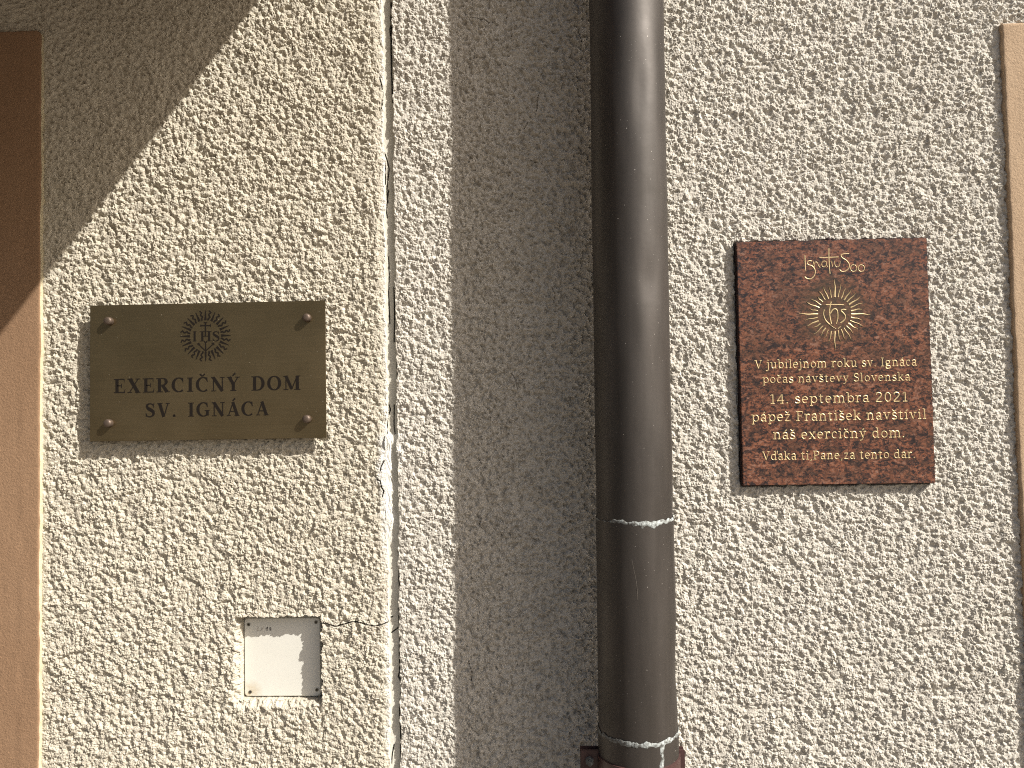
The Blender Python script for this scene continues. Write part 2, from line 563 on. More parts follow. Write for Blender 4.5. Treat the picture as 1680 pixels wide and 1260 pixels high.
def build_plaster(side, parent):
    left = side == 'L'
    canv = CANV_L if left else CANV_R
    zs = lines(CAM_Z - 0.515, CAM_Z + 0.635, 0.00115, 0.0, 3.3, [(HB[2] - 0.006, HB[3] + 0.006, 0.0008)] if left else [])
    if left:
        xs = lines(-0.715, XJ0 + 0.004, 0.00115, -3.2, 0, [(HB[0] - 0.004, HB[1] + 0.004, 0.0009), (XJ0 - 0.012, XJ0 + 0.01, 0.0007)])
    else:
        xs = lines(XJ1 - 0.004, 0.685, 0.00115, 0, 3.2, [(XJ1 - 0.006, XJ1 + 0.012, 0.0007)])
        xs = xs[xs >= XJ1 - 0.0041]
    if left:
        xs = xs[xs <= XJ0 + 0.0045]
    X, Z = np.meshgrid(xs, zs)
    h = sample(canv, X + (0 if left else 0.3), Z)
    amp = np.full_like(h, 1.0 if left else 0.90)
    off = np.zeros_like(h)
    crack = np.zeros_like(h)
    white = np.zeros_like(h)
    strip_shade = np.zeros_like(h)
    if left:
        d = (XJ0 - 0.0004 + 0.0013 * noise1(Z, 0.006, 3) + 0.0016 * noise1(Z, 0.031, 4)) - X
        # lip rounding into the joint, faces the sun
        off -= 0.0026 * (1 - sst(0.0, 0.013, d)) ** 1.3
        amp *= 0.55 + 0.45 * sst(0.004, 0.020, d)
        off -= 0.010 * (1 - sst(-0.0016, 0.0012, d))
        amp *= sst(-0.001, 0.002, d)
        y0, y1 = W(640, 712).z, W(640, 905).z
        wob = 0.006 * noise1(Z, 0.022, 8) + 0.003 * noise1(Z + X, 0.005, 9)
        span = sst(y1 - 0.06, y1 + 0.07, Z) * (1 - sst(y0 - 0.004, y0 + 0.004, Z))
        wmask = (1 - sst(0.004, 0.013, d + 0.7 * wob)) * span
        white = np.maximum(white, wmask)
        thin = (1 - sst(0.0015, 0.0065, d + 0.5 * wob)) * 0.6  # bright lit edge painted along the whole joint lip
        white = np.maximum(white, thin)
        amp *= 1 - 0.55 * wmask
        off += 0.0012 * wmask
        # recess round the junction box
        ex = 0.0016 * noise1(Z, 0.005, 21) + 0.0011 * noise1(Z, 0.0022, 22)
        ez = 0.0016 * noise1(X, 0.005, 23) + 0.0011 * noise1(X, 0.0022, 24)
        dl, dr = X - HB[0] - ex * 0.3, HB[1] + ex - X
        db, dt = Z - HB[2] + ez * 0.4, HB[3] + ez - Z
        inside = np.minimum(np.minimum(dl, dr), np.minimum(db, dt))
        hole = sst(-0.0004, 0.0006, inside)
        dish_w = 0.0080 + 0.0025 * noise1(X + Z, 0.02, 27) + 0.0025 * noise1(X + Z, 0.005, 28)
        # trowelled slope down to the cover on the left and below
        wx = sst(HB[0] - 0.012, HB[0] + 0.004, X) * (1 - sst(HB[1] - 0.004, HB[1] + 0.002, X))
        wz = sst(HB[2] - 0.012, HB[2] + 0.004, Z) * (1 - sst(HB[3] - 0.006, HB[3] + 0.002, Z))
        dish = np.maximum((1 - sst(0, 1, np.maximum(-dl, 0) / dish_w)) * wz * (X < HB[0] + 0.01), (1 - sst(0, 1, np.maximum(-db, 0) / dish_w)) * wx * (Z < HB[2] + 0.01))
        off -= (CDp - 0.0065) * dish
        amp *= 1 + 0.5 * dish
        off = off * (1 - hole) - 0.028 * hole
        amp *= 1 - hole
        rim = (1 - sst(0.0, 0.006, -inside)) * (inside < 0)
        amp *= 1 + 0.2 * rim * dish - 0.3 * rim * (1 - dish)
        off += 0.0012 * rim
        # under the smooth band
        under = (1 - sst(bl_x - 0.006, bl_x - 0.002, X)) * (1 - sst(bl_z - 0.006, bl_z - 0.002, Z))
        amp *= 1 - under
        off -= 0.003 * under
        near = (1 - sst(0.0, 0.010, np.maximum(X - bl_x, Z - bl_z)))
        amp *= 1 - 0.5 * near
        for p in CRACKS_L:
            crack = np.maximum(crack, crack_mask(X, Z, p, 0.0010))
    else:
        d = X - (XJ1 - 0.0010 + 0.0013 * noise1(Z, 0.005, 5) + 0.0014 * noise1(Z, 0.023, 6))
        amp *= 0.7 + 0.3 * sst(0.002, 0.012, d)
        off -= 0.011 * (1 - sst(-0.0014, 0.0010, d))
        amp *= sst(-0.001, 0.0016, d)
        yw0, yw1 = W(655, 700).z, W(655, 790).z
        wob = 0.005 * noise1(Z, 0.008, 18) + 0.004 * noise1(X, 0.005, 19)
        wm = (1 - sst(0.001, 0.012, d + wob)) * sst(yw1, yw1 + 0.03, Z) * (1 - sst(yw0 - 0.01, yw0, Z))
        white = np.maximum(white, wm * 0.6)
        # bedding round the granite slab
        inside = np.minimum(np.minimum(X - GB[0], GB[1] - X), np.minimum(Z - GB[2], GB[3] - Z))
        e = 0.0012 * noise1(Z, 0.007, 31) + 0.0012 * noise1(X, 0.007, 32)
        cut = sst(-0.0035, -0.0015, inside + e)
        off = off * (1 - cut) - 0.005 * cut
        amp *= 1 - 0.8 * cut
        under = sst(br_x + 0.002, br_x + 0.006, X) * (1 - sst(br_z - 0.006, br_z - 0.002, Z))
        amp *= 1 - under
        off -= 0.003 * under
        for p in CRACKS_R:
            crack = np.maximum(crack, crack_mask(X, Z, p, 0.0005) * 0.6)
        # coarser relief and painted darkening where the pipe's shadow falls
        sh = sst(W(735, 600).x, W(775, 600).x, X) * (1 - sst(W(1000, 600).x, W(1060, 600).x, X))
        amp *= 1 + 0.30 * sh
        strip_shade = sh * (0.08 + 0.55 * sst(0.9, 2.2, sample(CANV_L, X * 0.8 + 0.2, Z * 0.8) / -0.001))
        # chipped rectangle low on the right
        p0, p1 = W(1529, 1146), W(1590, 1120)
        chip = np.minimum(np.minimum(X - p0.x, p1.x - X), np.minimum(Z - p0.z, p1.z - Z))
        off -= 0.0030 * sst(0, 0.002, chip) * (1 - sst(p0.x + 0.02, p1.x, X)) * (1 - sst(p0.z + 0.01, p1.z, Z))
    H = h * amp + off - 0.0035 * crack
    if left:
        lo = -0.028
    else:
        lo = -0.014
    H = np.maximum(H, lo)
    far = sst(0.75, 1.2, np.abs(X)) * 0.0
    Y = -H + far
    jit = 0.00022
    Xj = X + jit * np.random.RandomState(5).uniform(-1, 1, X.shape)
    Zj = Z + jit * np.random.RandomState(6).uniform(-1, 1, X.shape)
    Xj[:, 0] = X[:, 0]
    Xj[:, -1] = X[:, -1]
    o = grid_mesh('rough_plaster', Xj, Y, Zj, MAT_PLASTER_L if left else MAT_PLASTER_R, parent, (crack, white, strip_shade))
    return o


# ------------------------------------------------------------------ ground
mesh_obj('ground', [(-60, -80, 0), (60, -80, 0), (60, 0.5, 0), (-60, 0.5, 0)], [(0, 1, 2, 3)], MAT_GROUND)['kind'] = 'structure'

# ------------------------------------------------------------------ the wall
wall = thing('house_wall', 'sunlit house wall of rough cream plaster with a vertical joint and smooth tan window surrounds', 'wall', (0, 0, 0))
o = build_plaster('L', wall)
o['label'] = 'yellowish cream plaster left of the joint'
o = build_plaster('R', wall)
o['label'] = 'greyer cream plaster right of the joint'
# masonry body behind the coat
def box_verts(x0, x1, y0, y1, z0, z1):
    return [(x0, y0, z0), (x1, y0, z0), (x1, y1, z0), (x0, y1, z0), (x0, y0, z1), (x1, y0, z1), (x1, y1, z1), (x0, y1, z1)]


BOXF = [(0, 1, 5, 4), (1, 2, 6, 5), (2, 3, 7, 6), (3, 0, 4, 7), (4, 5, 6, 7), (3, 2, 1, 0)]
mesh_obj('masonry', box_verts(-3.2, 3.2, 0.032, 0.35, 0, 3.3), BOXF, MAT_GLUE, wall)

# joint mortar strip
zs = lines(CAM_Z - 0.52, CAM_Z + 0.64, 0.0010, 0.0, 3.3)
xs = np.linspace(XJ0 - 0.003, XJ1 + 0.003, 38)
X, Z = np.meshgrid(xs, zs)
H = -0.0066 + 0.0006 * noise1(Z, 0.05, 41) + 0.00015 * noise1(Z * 1.0 + X * 37, 0.003, 42)
t = (X - XJ0) / (XJ1 - XJ0)
H += 0.0012 * np.abs(t - 0.5) ** 2 * 4
crk = np.zeros_like(H)
JC = [[(640, 0), (641, 14), (640, 27), (641, 40), (640, 52), (641, 66), (640, 78), (641, 96), (641, 120), (642, 140), (643, 165)],
      [(640, 36), (638, 44), (640, 60), (640, 72)],
      [(630, 250), (634, 262), (637, 275), (634, 300), (633, 312), (635, 330)],
      [(631, 262), (631, 300)], [(636, 310), (632, 345), (634, 355)],
      [(637, 665), (639, 672), (636, 681), (634, 690), (634, 712)], [(645, 664), (645, 700), (647, 712)],
      [(652, 905), (654, 925), (653, 950), (654, 965)], [(652, 1000), (654, 1030), (654, 1100), (656, 1115)],
      [(638, 1016), (643, 1013)], [(641, 1040), (648, 1035), (652, 1032)], [(654, 1105), (652, 1112), (657, 1122), (660, 1130), (656, 1140)],
      [(655, 1150), (654, 1170), (656, 1200), (656, 1260)], [(645, 1225), (642, 1240), (641, 1255)],
      [(648, 370), (647, 400)], [(645, 470), (646, 520), (645, 560)], [(636, 420), (637, 450), (636, 480), (638, 530)],
      [(650, 590), (651, 640)]]
for p in JC:
    crk = np.maximum(crk, crack_mask(X, Z, p, 0.0009 if p is not JC[0] else 0.0013))
H -= 0.003 * crk
ya, yb = W(640, 714).z, W(640, 905).z
nz2 = 0.5 * noise1(Z + X * 3, 0.006, 47) + 0.5 * noise1(Z - X * 5, 0.0022, 48)
span = sst(yb - 0.004, yb + 0.05, Z) * (1 - sst(ya - 0.003, ya + 0.003, Z))
wh = span * (1 - sst(0.30, 0.55, t + 0.35 * nz2))
H += 0.0035 * wh * (1 - sst(0.2, 0.7, t)) * (0.8 + 0.4 * nz2)
tops = sst(W(640, 712).z - 0.025, W(640, 712).z - 0.010, Z) * (1 - sst(ya - 0.001, ya + 0.006, Z))
H += 0.004 * tops * (0.7 + 0.3 * nz2)
wh = np.maximum(wh, tops * 0.5)
o = grid_mesh('joint_mortar', X, -H, Z, MAT_JOINT, wall, (crk, wh, crk * 0))
o['label'] = 'grey mortar strip filling the vertical joint'


def build_band(x0, x1, z0, z1, depth, edge_x, mat, emat, parent, corner, seed):
    """smooth render band; edge_x says which of the two ends is the edge towards the plaques"""
    xin, xout = (x1, x0) if edge_x == 'right' else (x0, x1)
    s = 1 if edge_x == 'right' else -1
    # columns measured inwards from the visible edge
    u = np.concatenate([[0, 0.0004, 0.0012, 0.0025], np.arange(0.005, 0.12, 0.0025), np.linspace(0.13, abs(x1 - x0), 12)])
    zt = np.concatenate([[0, 0.0004, 0.0012, 0.0025], np.arange(0.005, 1.2, 0.003), np.linspace(1.25, z1 - z0, 12)])
    U, T = np.meshgrid(u, zt)
    zz = z1 - T
    wob = (0.0007 * noise1(zz, 0.012, seed) + 0.0006 * noise1(zz, 0.05, seed + 1)) * np.exp(-U / 0.006)
    wobz = 0.0006 * noise1(U, 0.01, seed + 2) * np.exp(-T / 0.006)
    # rounded top corner
    rc = corner
    cx = np.maximum(rc - T, 0)
    inset = np.where(T < rc, rc - np.sqrt(np.maximum(rc * rc - cx * cx, 0)), 0) * np.exp(-U / 0.01)
    X = xin - s * (U + inset) + s * wob
    Z = zz + wobz
    rnd = 0.0016 * (np.exp(-U / 0.0007) + np.exp(-T / 0.0007))
    H = depth - np.minimum(rnd, 0.002) + 0.00035 * noise1(X * 3 + 5, 0.03, seed + 3) * noise1(Z, 0.06, seed + 4) + 0.00012 * noise1(X + Z * 13, 0.004, seed + 5)
    if edge_x == 'right':
        X, H, Z = X[:, ::-1], H[:, ::-1], Z[:, ::-1]
    X, H, Z = X[::-1], H[::-1], Z[::-1]
    o = grid_mesh('window_surround', X, -H, Z, mat, parent, smooth=True)
    # returns: the side towards the plaques and the top
    col = -1 if edge_x == 'right' else 0
    n = X.shape[0]
    vs_, fs = [], []
    for i in range(n):
        w = s * (0.0009 * float(noise1(np.array([Z[i, col]]), 0.007, seed + 9)[0]) + 0.0008)
        for k, dpt in enumerate((0.0, 0.35, 1.0)):
            vs_.append((X[i, col] + w * dpt, -H[i, col] + dpt * (H[i, col] + 0.004), Z[i, col]))
    for i in range(n - 1):
        for k in range(2):
            a = i * 3 + k
            fs.append((a, a + 1, a + 4, a + 3) if edge_x != 'right' else (a, a + 3, a + 4, a + 1))
    side = mesh_obj('return_edge', vs_, fs, emat, o, True)
    row = -1
    vs_, fs = [], []
    m_ = X.shape[1]
    for j in range(m_):
        vs_.append((X[row, j], -H[row, j], Z[row, j]))
        vs_.append((X[row, j], 0.004, Z[row, j] + 0.0008))
    for j in range(m_ - 1):
        fs.append((2 * j, 2 * j + 2, 2 * j + 3, 2 * j + 1))
    mesh_obj('return_edge', vs_, fs, emat, o, True)
    return o


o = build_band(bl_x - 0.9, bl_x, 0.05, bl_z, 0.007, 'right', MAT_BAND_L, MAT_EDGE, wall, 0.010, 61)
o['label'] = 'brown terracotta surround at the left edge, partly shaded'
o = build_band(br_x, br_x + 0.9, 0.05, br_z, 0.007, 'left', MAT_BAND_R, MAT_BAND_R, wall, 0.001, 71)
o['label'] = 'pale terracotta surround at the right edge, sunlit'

# ------------------------------------------------------------------ unseen canopy, added and sloped to cast the slanting shade top left
Q = W(732, -400)
S_, L_, CW, CT = 0.63, 0.80, 2.2, 0.028
canopy = thing('shade_canopy', 'unseen sloping board canopy added to cast the slanting shade at top left', 'canopy', (Q.x, 0, Q.z))
nb = 9
for i in range(nb):
    x1 = -i * CW / nb
    x0 = x1 - CW / nb + 0.004
    y0, y1 = -0.0, -L_
    v = [(x0, y0, 0), (x1, y0, 0), (x1, y1, -S_ * L_), (x0, y1, -S_ * L_)]
    v += [(x, y, z + CT) for x, y, z in v]
    mesh_obj('board', v, [(3, 2, 1, 0), (4, 5, 6, 7), (0, 1, 5, 4), (1, 2, 6, 5), (2, 3, 7, 6), (3, 0, 4, 7)], MAT_WOOD, canopy)
v = [(-CW, 0, CT + 0.001), (0, 0, CT + 0.001), (0, -L_, -S_ * L_ + CT + 0.001), (-CW, -L_, -S_ * L_ + CT + 0.001)]
v += [(x, y, z + 0.003) for x, y, z in v]
mesh_obj('roofing_sheet', v, [(3, 2, 1, 0), (4, 5, 6, 7), (0, 1, 5, 4), (1, 2, 6, 5), (2, 3, 7, 6), (3, 0, 4, 7)], MAT_PIPE, canopy)

# ------------------------------------------------------------------ stroke lettering


def catmull(P, n=6):
    P = [np.array(p, float) for p in P]
    if len(P) < 3:
        return P
    out = []
    Q_ = [2 * P[0] - P[1]] + P + [2 * P[-1] - P[-2]]
    for i in range(1, len(Q_) - 2):
        p0, p1, p2, p3 = Q_[i - 1:i + 3]
        for k in range(n):
            t = k / n
            out.append(0.5 * ((2 * p1) + (p2 - p0) * t + (2 * p0 - 5 * p1 + 4 * p2 - p3) * t * t + (3 * p1 - p0 - 3 * p2 + p3) * t ** 3))
    out.append(P[-1])
    return out


class Inscription:
    """collects strokes (u right, v up, metres) and builds them as thin raised strips on a face"""
    def __init__(s, y_face, height, ridge=False):
        s.v, s.f, s.y, s.h, s.ridge, s.k = [], [], y_face, height, ridge, 0

    def stroke(s, pts):
        pts = [np.array(p, float) for p in pts]
        n = len(pts)
        if n < 2:
            return
        s.k += 1
        h = s.h * (1 + 0.06 * (s.k % 7))
        b = len(s.v)
        per = 3 if s.ridge else 4
        for i, p in enumerate(pts):
            a = pts[max(i - 1, 0)][:2]
            c = pts[min(i + 1, n - 1)][:2]
            t = c - a
            t = t / (np.hypot(*t) + 1e-12)
            nn = np.array((-t[1], t[0]))
            w = p[2] / 2
            L, R_ = p[:2] + nn * w, p[:2] - nn * w
            if s.ridge:
                s.v += [(L[0], s.y, L[1]), (p[0], s.y - h, p[1]), (R_[0], s.y, R_[1])]
            else:
                s.v += [(L[0], s.y, L[1]), (L[0], s.y - h, L[1]), (R_[0], s.y - h, R_[1]), (R_[0], s.y, R_[1])]
        for i in range(n - 1):
            for j in range(per - 1):
                q = b + i * per + j
                s.f.append((q, q + per, q + per + 1, q + 1))
        if not s.ridge:
            s.f.append((b, b + 1, b + 2, b + 3))
            e = b + (n - 1) * per
            s.f.append((e + 3, e + 2, e + 1, e))

    def build(s, name, mat, parent):
        return mesh_obj(name, s.v, s.f, mat, parent)


def arc(cx, cy, rx, ry, a0, a1, wv, wh, n=14):
    """elliptic arc, degrees; wv = width where it runs vertically, wh where horizontally"""
    out = []
    for i in range(n + 1):
        a = radians(a0 + (a1 - a0) * i / n)
        k = abs(cos(a)) ** 1.5
        out.append((cx + rx * cos(a), cy + ry * sin(a), wh + (wv - wh) * k))
    return out


def ln(*p):
    return list(p)


# bold roman capitals, cap height 1
T, B, S = 0.055, 0.17, 0.045


def serif(x, y, l, r_):
    return [(x - l, y, S), (x + r_, y, S)]


CAPS = {
    'I': (0.40, [[(.2, 0, B), (.2, 1, B)], serif(.2, .022, .18, .18), serif(.2, .978, .18, .18)]),
    'E': (0.66, [[(.18, 0, B), (.18, 1, B)], serif(.18, .022, .18, .1), serif(.18, .978, .18, .1),
                 [(.2, .975, T), (.60, .975, T)], [(.60, 1, .045), (.61, .74, .02)], [(.2, .025, T), (.63, .025, T)], [(.62, 0, .055), (.66, .28, .02)],
                 [(.2, .51, T), (.46, .51, T)], [(.45, .66, .035), (.45, .36, .035)]]),
    'X': (0.76, [[(.14, 1, .19), (.62, 0, .19)], [(.62, .98, T), (.12, .02, T)], serif(.15, .978, .15, .17), serif(.62, .978, .14, .12), serif(.12, .022, .12, .14), serif(.62, .022, .18, .14)]),
    'R': (0.76, [[(.18, 0, B), (.18, 1, B)], serif(.18, .022, .18, .2), serif(.18, .978, .18, .1), [(.2, .975, T), (.38, .975, T)],
                 arc(.38, .74, .19, .235, 90, -90, B, T), [(.2, .505, T), (.38, .505, T)], [(.36, .5, .17), (.62, .02, .19)], serif(.66, .022, .06, .12)]),
    'C': (0.74, [arc(.42, .5, .34, .49, 52, 310, B, T, 24), [(.64, 1.0, .04), (.66, .66, .035)], [(.60, .90, .09), (.67, .70, .03)]]),
    'N': (0.78, [[(.14, 0, T), (.14, 1, T)], [(.12, 1, .17), (.66, 0, .17)], [(.66, 0, T), (.66, 1, T)], serif(.14, .022, .14, .14), serif(.08, .978, .08, .12), serif(.66, .978, .14, .13)]),
    'Y': (0.74, [[(.14, 1, .18), (.39, .45, .17)], [(.64, .98, T), (.40, .45, T)], [(.38, .5, B), (.38, 0, B)], serif(.38, .022, .17, .17), serif(.15, .978, .15, .17), serif(.63, .978, .13, .12)]),
    'D': (0.78, [[(.18, 0, B), (.18, 1, B)], serif(.18, .022, .18, .1), serif(.18, .978, .18, .1), [(.2, .975, T), (.34, .975, T)], [(.2, .025, T), (.34, .025, T)],
                 arc(.34, .5, .33, .475, 90, -90, B, T, 20)]),
    'O': (0.80, [arc(.40, .5, .32, .48, 0, 360, B, T, 30)]),
    'M': (0.98, [[(.14, 0, T), (.14, 1, T)], [(.14, 1, .17), (.47, .06, .15)], [(.47, .02, T), (.80, 1, T)], [(.80, 0, B), (.80, 1, B)], serif(.14, .022, .14, .14), serif(.14, .978, .14, .06),
                 serif(.80, .022, .18, .18), serif(.84, .978, .12, .14)]),
    'S': (0.60, [[tuple(p) for p in catmull([(.50, .76, .05), (.44, .92, .06), (.28, .975, .07), (.13, .90, .11), (.10, .76, .13), (.20, .62, .18), (.36, .50, .19), (.49, .37, .16), (.50, .20, .13), (.40, .07, .09), (.26, .025, .06), (.11, .09, .05), (.05, .28, .04)], 4)],
                 [(.51, 1.0, .03), (.505, .70, .035)], [(.05, .0, .03), (.05, .30, .035)]]),
    'V': (0.76, [[(.14, 1, .18), (.40, 0, .16)], [(.66, .98, T), (.41, .02, T)], serif(.15, .978, .15, .17), serif(.65, .978, .13, .12)]),
    'G': (0.80, [arc(.42, .5, .34, .49, 52, 325, B, T, 24), [(.64, 1.0, .04), (.66, .66, .035)], [(.60, .90, .09), (.67, .70, .03)], [(.66, .05, .15), (.66, .44, .15)], serif(.66, .425, .16, .14)]),
    'A': (0.76, [[(.10, .02, T), (.38, 1, T)], [(.36, 1, .17), (.64, 0, .17)], [(.18, .32, T), (.54, .32, T)], serif(.10, .022, .10, .13), serif(.65, .022, .18, .12)]),
    'H': (0.84, [[(.18, 0, B), (.18, 1, B)], [(.66, 0, B), (.66, 1, B)], [(.2, .51, T), (.64, .51, T)], serif(.18, .022, .18, .18), serif(.18, .978, .18, .18), serif(.66, .022, .18, .18), serif(.66, .978, .18, .18)]),
    '.': (0.28, [arc(.14, .075, .045, .045, 0, 360, .09, .09, 8)]),
    ' ': (0.42, []),
}
ACC = {'Č': ('C', 'caron'), 'Ý': ('Y', 'acute'), 'Á': ('A', 'acute')}

# light slab-serif text letters, cap height 1, x height .72
t_, s_ = 0.105, 0.075
XH = 0.72


def sl(x, y, l=.11, r_=.11):
    return [(x - l, y, s_), (x + r_, y, s_)]


def bowl(cx, cy=XH / 2, rx=.20, ry=XH / 2 - .04, a0=0, a1=360, n=18):
    return arc(cx, cy, rx, ry, a0, a1, t_, .07, n)


def cv(*p):
    return [tuple(q) for q in catmull([(a, b, t_ if len(r_) == 0 else r_[0]) for a, b, *r_ in p], 5)]


LOW = {
    'V': (.74, [[(.12, .97, t_), (.37, .03, t_)], [(.37, .03, .07), (.62, .97, .07)], sl(.12, .965), sl(.62, .965)]),
    'I': (.36, [[(.18, 0, t_), (.18, 1, t_)], sl(.18, .035, .13, .13), sl(.18, .965, .13, .13)]),
    'S': (.58, [cv((.48, .80), (.40, .94), (.26, .96), (.12, .86), (.13, .68), (.28, .54), (.45, .42), (.49, .22), (.38, .06), (.22, .04), (.08, .16)), [(.49, .96, .05), (.49, .76, .05)], [(.07, .04, .05), (.07, .24, .05)]]),
    'F': (.60, [[(.16, 0, t_), (.16, 1, t_)], sl(.16, .035, .12, .14), [(.05, .965, s_), (.54, .965, s_)], [(.53, 1, .06), (.53, .78, .06)], [(.16, .51, s_), (.42, .51, s_)], [(.42, .62, .05), (.42, .40, .05)]]),
    'P': (.64, [[(.16, 0, t_), (.16, 1, t_)], sl(.16, .035, .12, .14), [(.05, .965, s_), (.34, .965, s_)], arc(.34, .725, .21, .24, 90, -90, t_, .07, 12), [(.16, .485, s_), (.34, .485, s_)]]),
    'a': (.56, [[(.41, .0, t_), (.41, .50, t_)], cv((.41, .48), (.37, .66), (.22, .68), (.10, .58)), arc(.25, .21, .16, .17, 0, 360, t_, .07, 14), sl(.45, .035, .02, .08)]),
    'b': (.62, [[(.14, 0, t_), (.14, 1.04, t_)], sl(.10, 1.02, .08, .04), bowl(.34, a0=150, a1=-150)]),
    'c': (.50, [bowl(.28, a0=50, a1=310), [(.43, .66, .06), (.43, .50, .06)]]),
    'd': (.64, [[(.47, 0, t_), (.47, 1.04, t_)], sl(.43, 1.02, .09, .04), bowl(.28, a0=30, a1=330), sl(.51, .035, .02, .09)]),
    'e': (.56, [bowl(.28, a0=0, a1=315), [(.08, .38, s_), (.48, .38, s_)]]),
    'g': (.60, [arc(.27, .48, .17, .20, 0, 360, t_, .07, 14), [(.38, .66, s_), (.56, .69, s_)], cv((.14, .30), (.12, .16), (.28, .10), (.46, .06), (.50, -.10), (.36, -.24), (.16, -.22), (.08, -.10), (.18, .06))]),
    'i': (.34, [[(.17, 0, t_), (.17, XH, t_)], sl(.17, .035), sl(.13, XH - .03, .08, .04), arc(.17, .95, .035, .035, 0, 360, .07, .07, 7)]),
    'j': (.32, [cv((.17, XH), (.17, .3), (.17, -.05), (.10, -.22), (-.04, -.26)), sl(.13, XH - .03, .09, .04), arc(.17, .95, .035, .035, 0, 360, .07, .07, 7)]),
    'k': (.62, [[(.14, 0, t_), (.14, 1.04, t_)], sl(.14, .035), sl(.10, 1.02, .08, .04), [(.16, .30, .07), (.48, .69, .07)], [(.26, .40, t_), (.50, .03, t_)], sl(.48, .69, .10, .09), sl(.53, .035, .08, .08)]),
    'l': (.34, [[(.17, 0, t_), (.17, 1.04, t_)], sl(.17, .035), sl(.13, 1.02, .08, .04)]),
    'm': (.98, [[(.15, 0, t_), (.15, XH, t_)], sl(.15, .035), sl(.11, XH - .03, .08, .04), cv((.15, .50), (.24, .66), (.38, .67), (.47, .55), (.48, .3), (.48, 0)), sl(.48, .035),
                 cv((.48, .50), (.57, .66), (.71, .67), (.80, .55), (.81, .3), (.81, 0)), sl(.81, .035)]),
    'n': (.66, [[(.15, 0, t_), (.15, XH, t_)], sl(.15, .035), sl(.11, XH - .03, .08, .04), cv((.15, .50), (.25, .66), (.38, .67), (.48, .55), (.49, .3), (.49, 0)), sl(.49, .035)]),
    'o': (.60, [bowl(.30, rx=.21)]),
    'p': (.64, [[(.15, -.28, t_), (.15, XH, t_)], sl(.15, -.25), sl(.11, XH - .03, .08, .04), bowl(.36, a0=150, a1=-150)]),
    'r': (.48, [[(.15, 0, t_), (.15, XH, t_)], sl(.15, .035, .11, .13), sl(.11, XH - .03, .08, .04), cv((.15, .46), (.24, .64), (.34, .67), (.42, .64)), [(.43, .68, .05), (.43, .54, .05)]]),
    's': (.48, [cv((.40, .56), (.32, .67), (.20, .67), (.10, .58), (.14, .44), (.26, .36), (.38, .27), (.40, .14), (.30, .04), (.16, .04), (.07, .12)), [(.40, .68, .05), (.40, .54, .05)], [(.065, .03, .05), (.065, .18, .05)]]),
    't': (.42, [cv((.17, .90), (.17, .5), (.17, .16), (.22, .04), (.36, .05)), [(.04, XH - .03, s_), (.36, XH - .03, s_)]]),
    'u': (.66, [cv((.15, XH), (.15, .35), (.17, .12), (.28, .04), (.40, .10), (.49, .24)), [(.49, 0, t_), (.49, XH, t_)], sl(.11, XH - .03, .08, .04), sl(.45, XH - .03, .08, .04), sl(.53, .035, .02, .08)]),
    'v': (.60, [[(.12, .70, t_), (.30, .03, t_)], [(.30, .03, .07), (.48, .70, .07)], sl(.12, .69, .10, .10), sl(.48, .69, .10, .10)]),
    'y': (.60, [[(.12, .70, t_), (.31, .03, t_)], cv((.48, .70, .07), (.31, .06, .07), (.22, -.18, .08), (.08, -.24, .08)), sl(.12, .69, .10, .10), sl(.48, .69, .10, .10)]),
    'x': (.60, [[(.12, .70, t_), (.48, .02, t_)], [(.48, .70, .07), (.12, .02, .07)], sl(.12, .69, .09, .10), sl(.48, .69, .09, .09), sl(.12, .035, .09, .09), sl(.48, .035, .09, .09)]),
    'z': (.52, [[(.08, XH - .035, s_), (.44, XH - .035, s_)], [(.42, XH - .05, .08), (.08, .05, .08)], [(.06, .035, s_), (.46, .035, s_)], [(.08, XH, .05), (.08, .56, .05)], [(.46, 0, .05), (.46, .17, .05)]]),
    '0': (.62, [arc(.31, .5, .21, .46, 0, 360, t_, .08, 22)]),
    '1': (.50, [[(.27, 0, t_), (.27, .98, t_)], sl(.27, .035, .16, .16), [(.27, .97, .07), (.10, .84, .07)]]),
    '2': (.62, [cv((.10, .76), (.16, .92), (.30, .97), (.46, .88), (.48, .70), (.38, .48), (.20, .24), (.09, .06)), [(.07, .04, s_), (.53, .04, s_)], [(.53, 0, .05), (.53, .16, .05)]]),
    '4': (.64, [[(.42, 0, t_), (.42, .98, t_)], [(.41, .97, .08), (.06, .30, .08)], [(.04, .29, s_), (.58, .29, s_)], sl(.42, .035, .12, .12)]),
    '.': (.26, [arc(.12, .055, .03, .03, 0, 360, .07, .07, 7)]),
    ',': (.26, [cv((.13, .08), (.12, -.04), (.06, -.16))]),
    ' ': (.30, []),
}
ACCL = {'á': ('a', 'acute'), 'č': ('c', 'caron'), 'š': ('s', 'caron'), 'ž': ('z', 'caron'), 'í': ('i', 'acute'), 'ý': ('y', 'acute'), 'ď': ('d', 'comma')}


def accent(kind, adv, top, w):
    c = adv / 2
    if kind == 'acute':
        return [[(c - .03, top + .07, w * .7), (c + .12, top + .26, w * 1.3)]]
    if kind == 'comma':
        return [[(adv + .05, 1.10, w * 1.5), (adv + .01, .76, w * .9)]]
    return [[(c - .15, top + .25, w * .8), (c, top + .08, w)], [(c, top + .08, w), (c + .15, top + .25, w * .8)]]


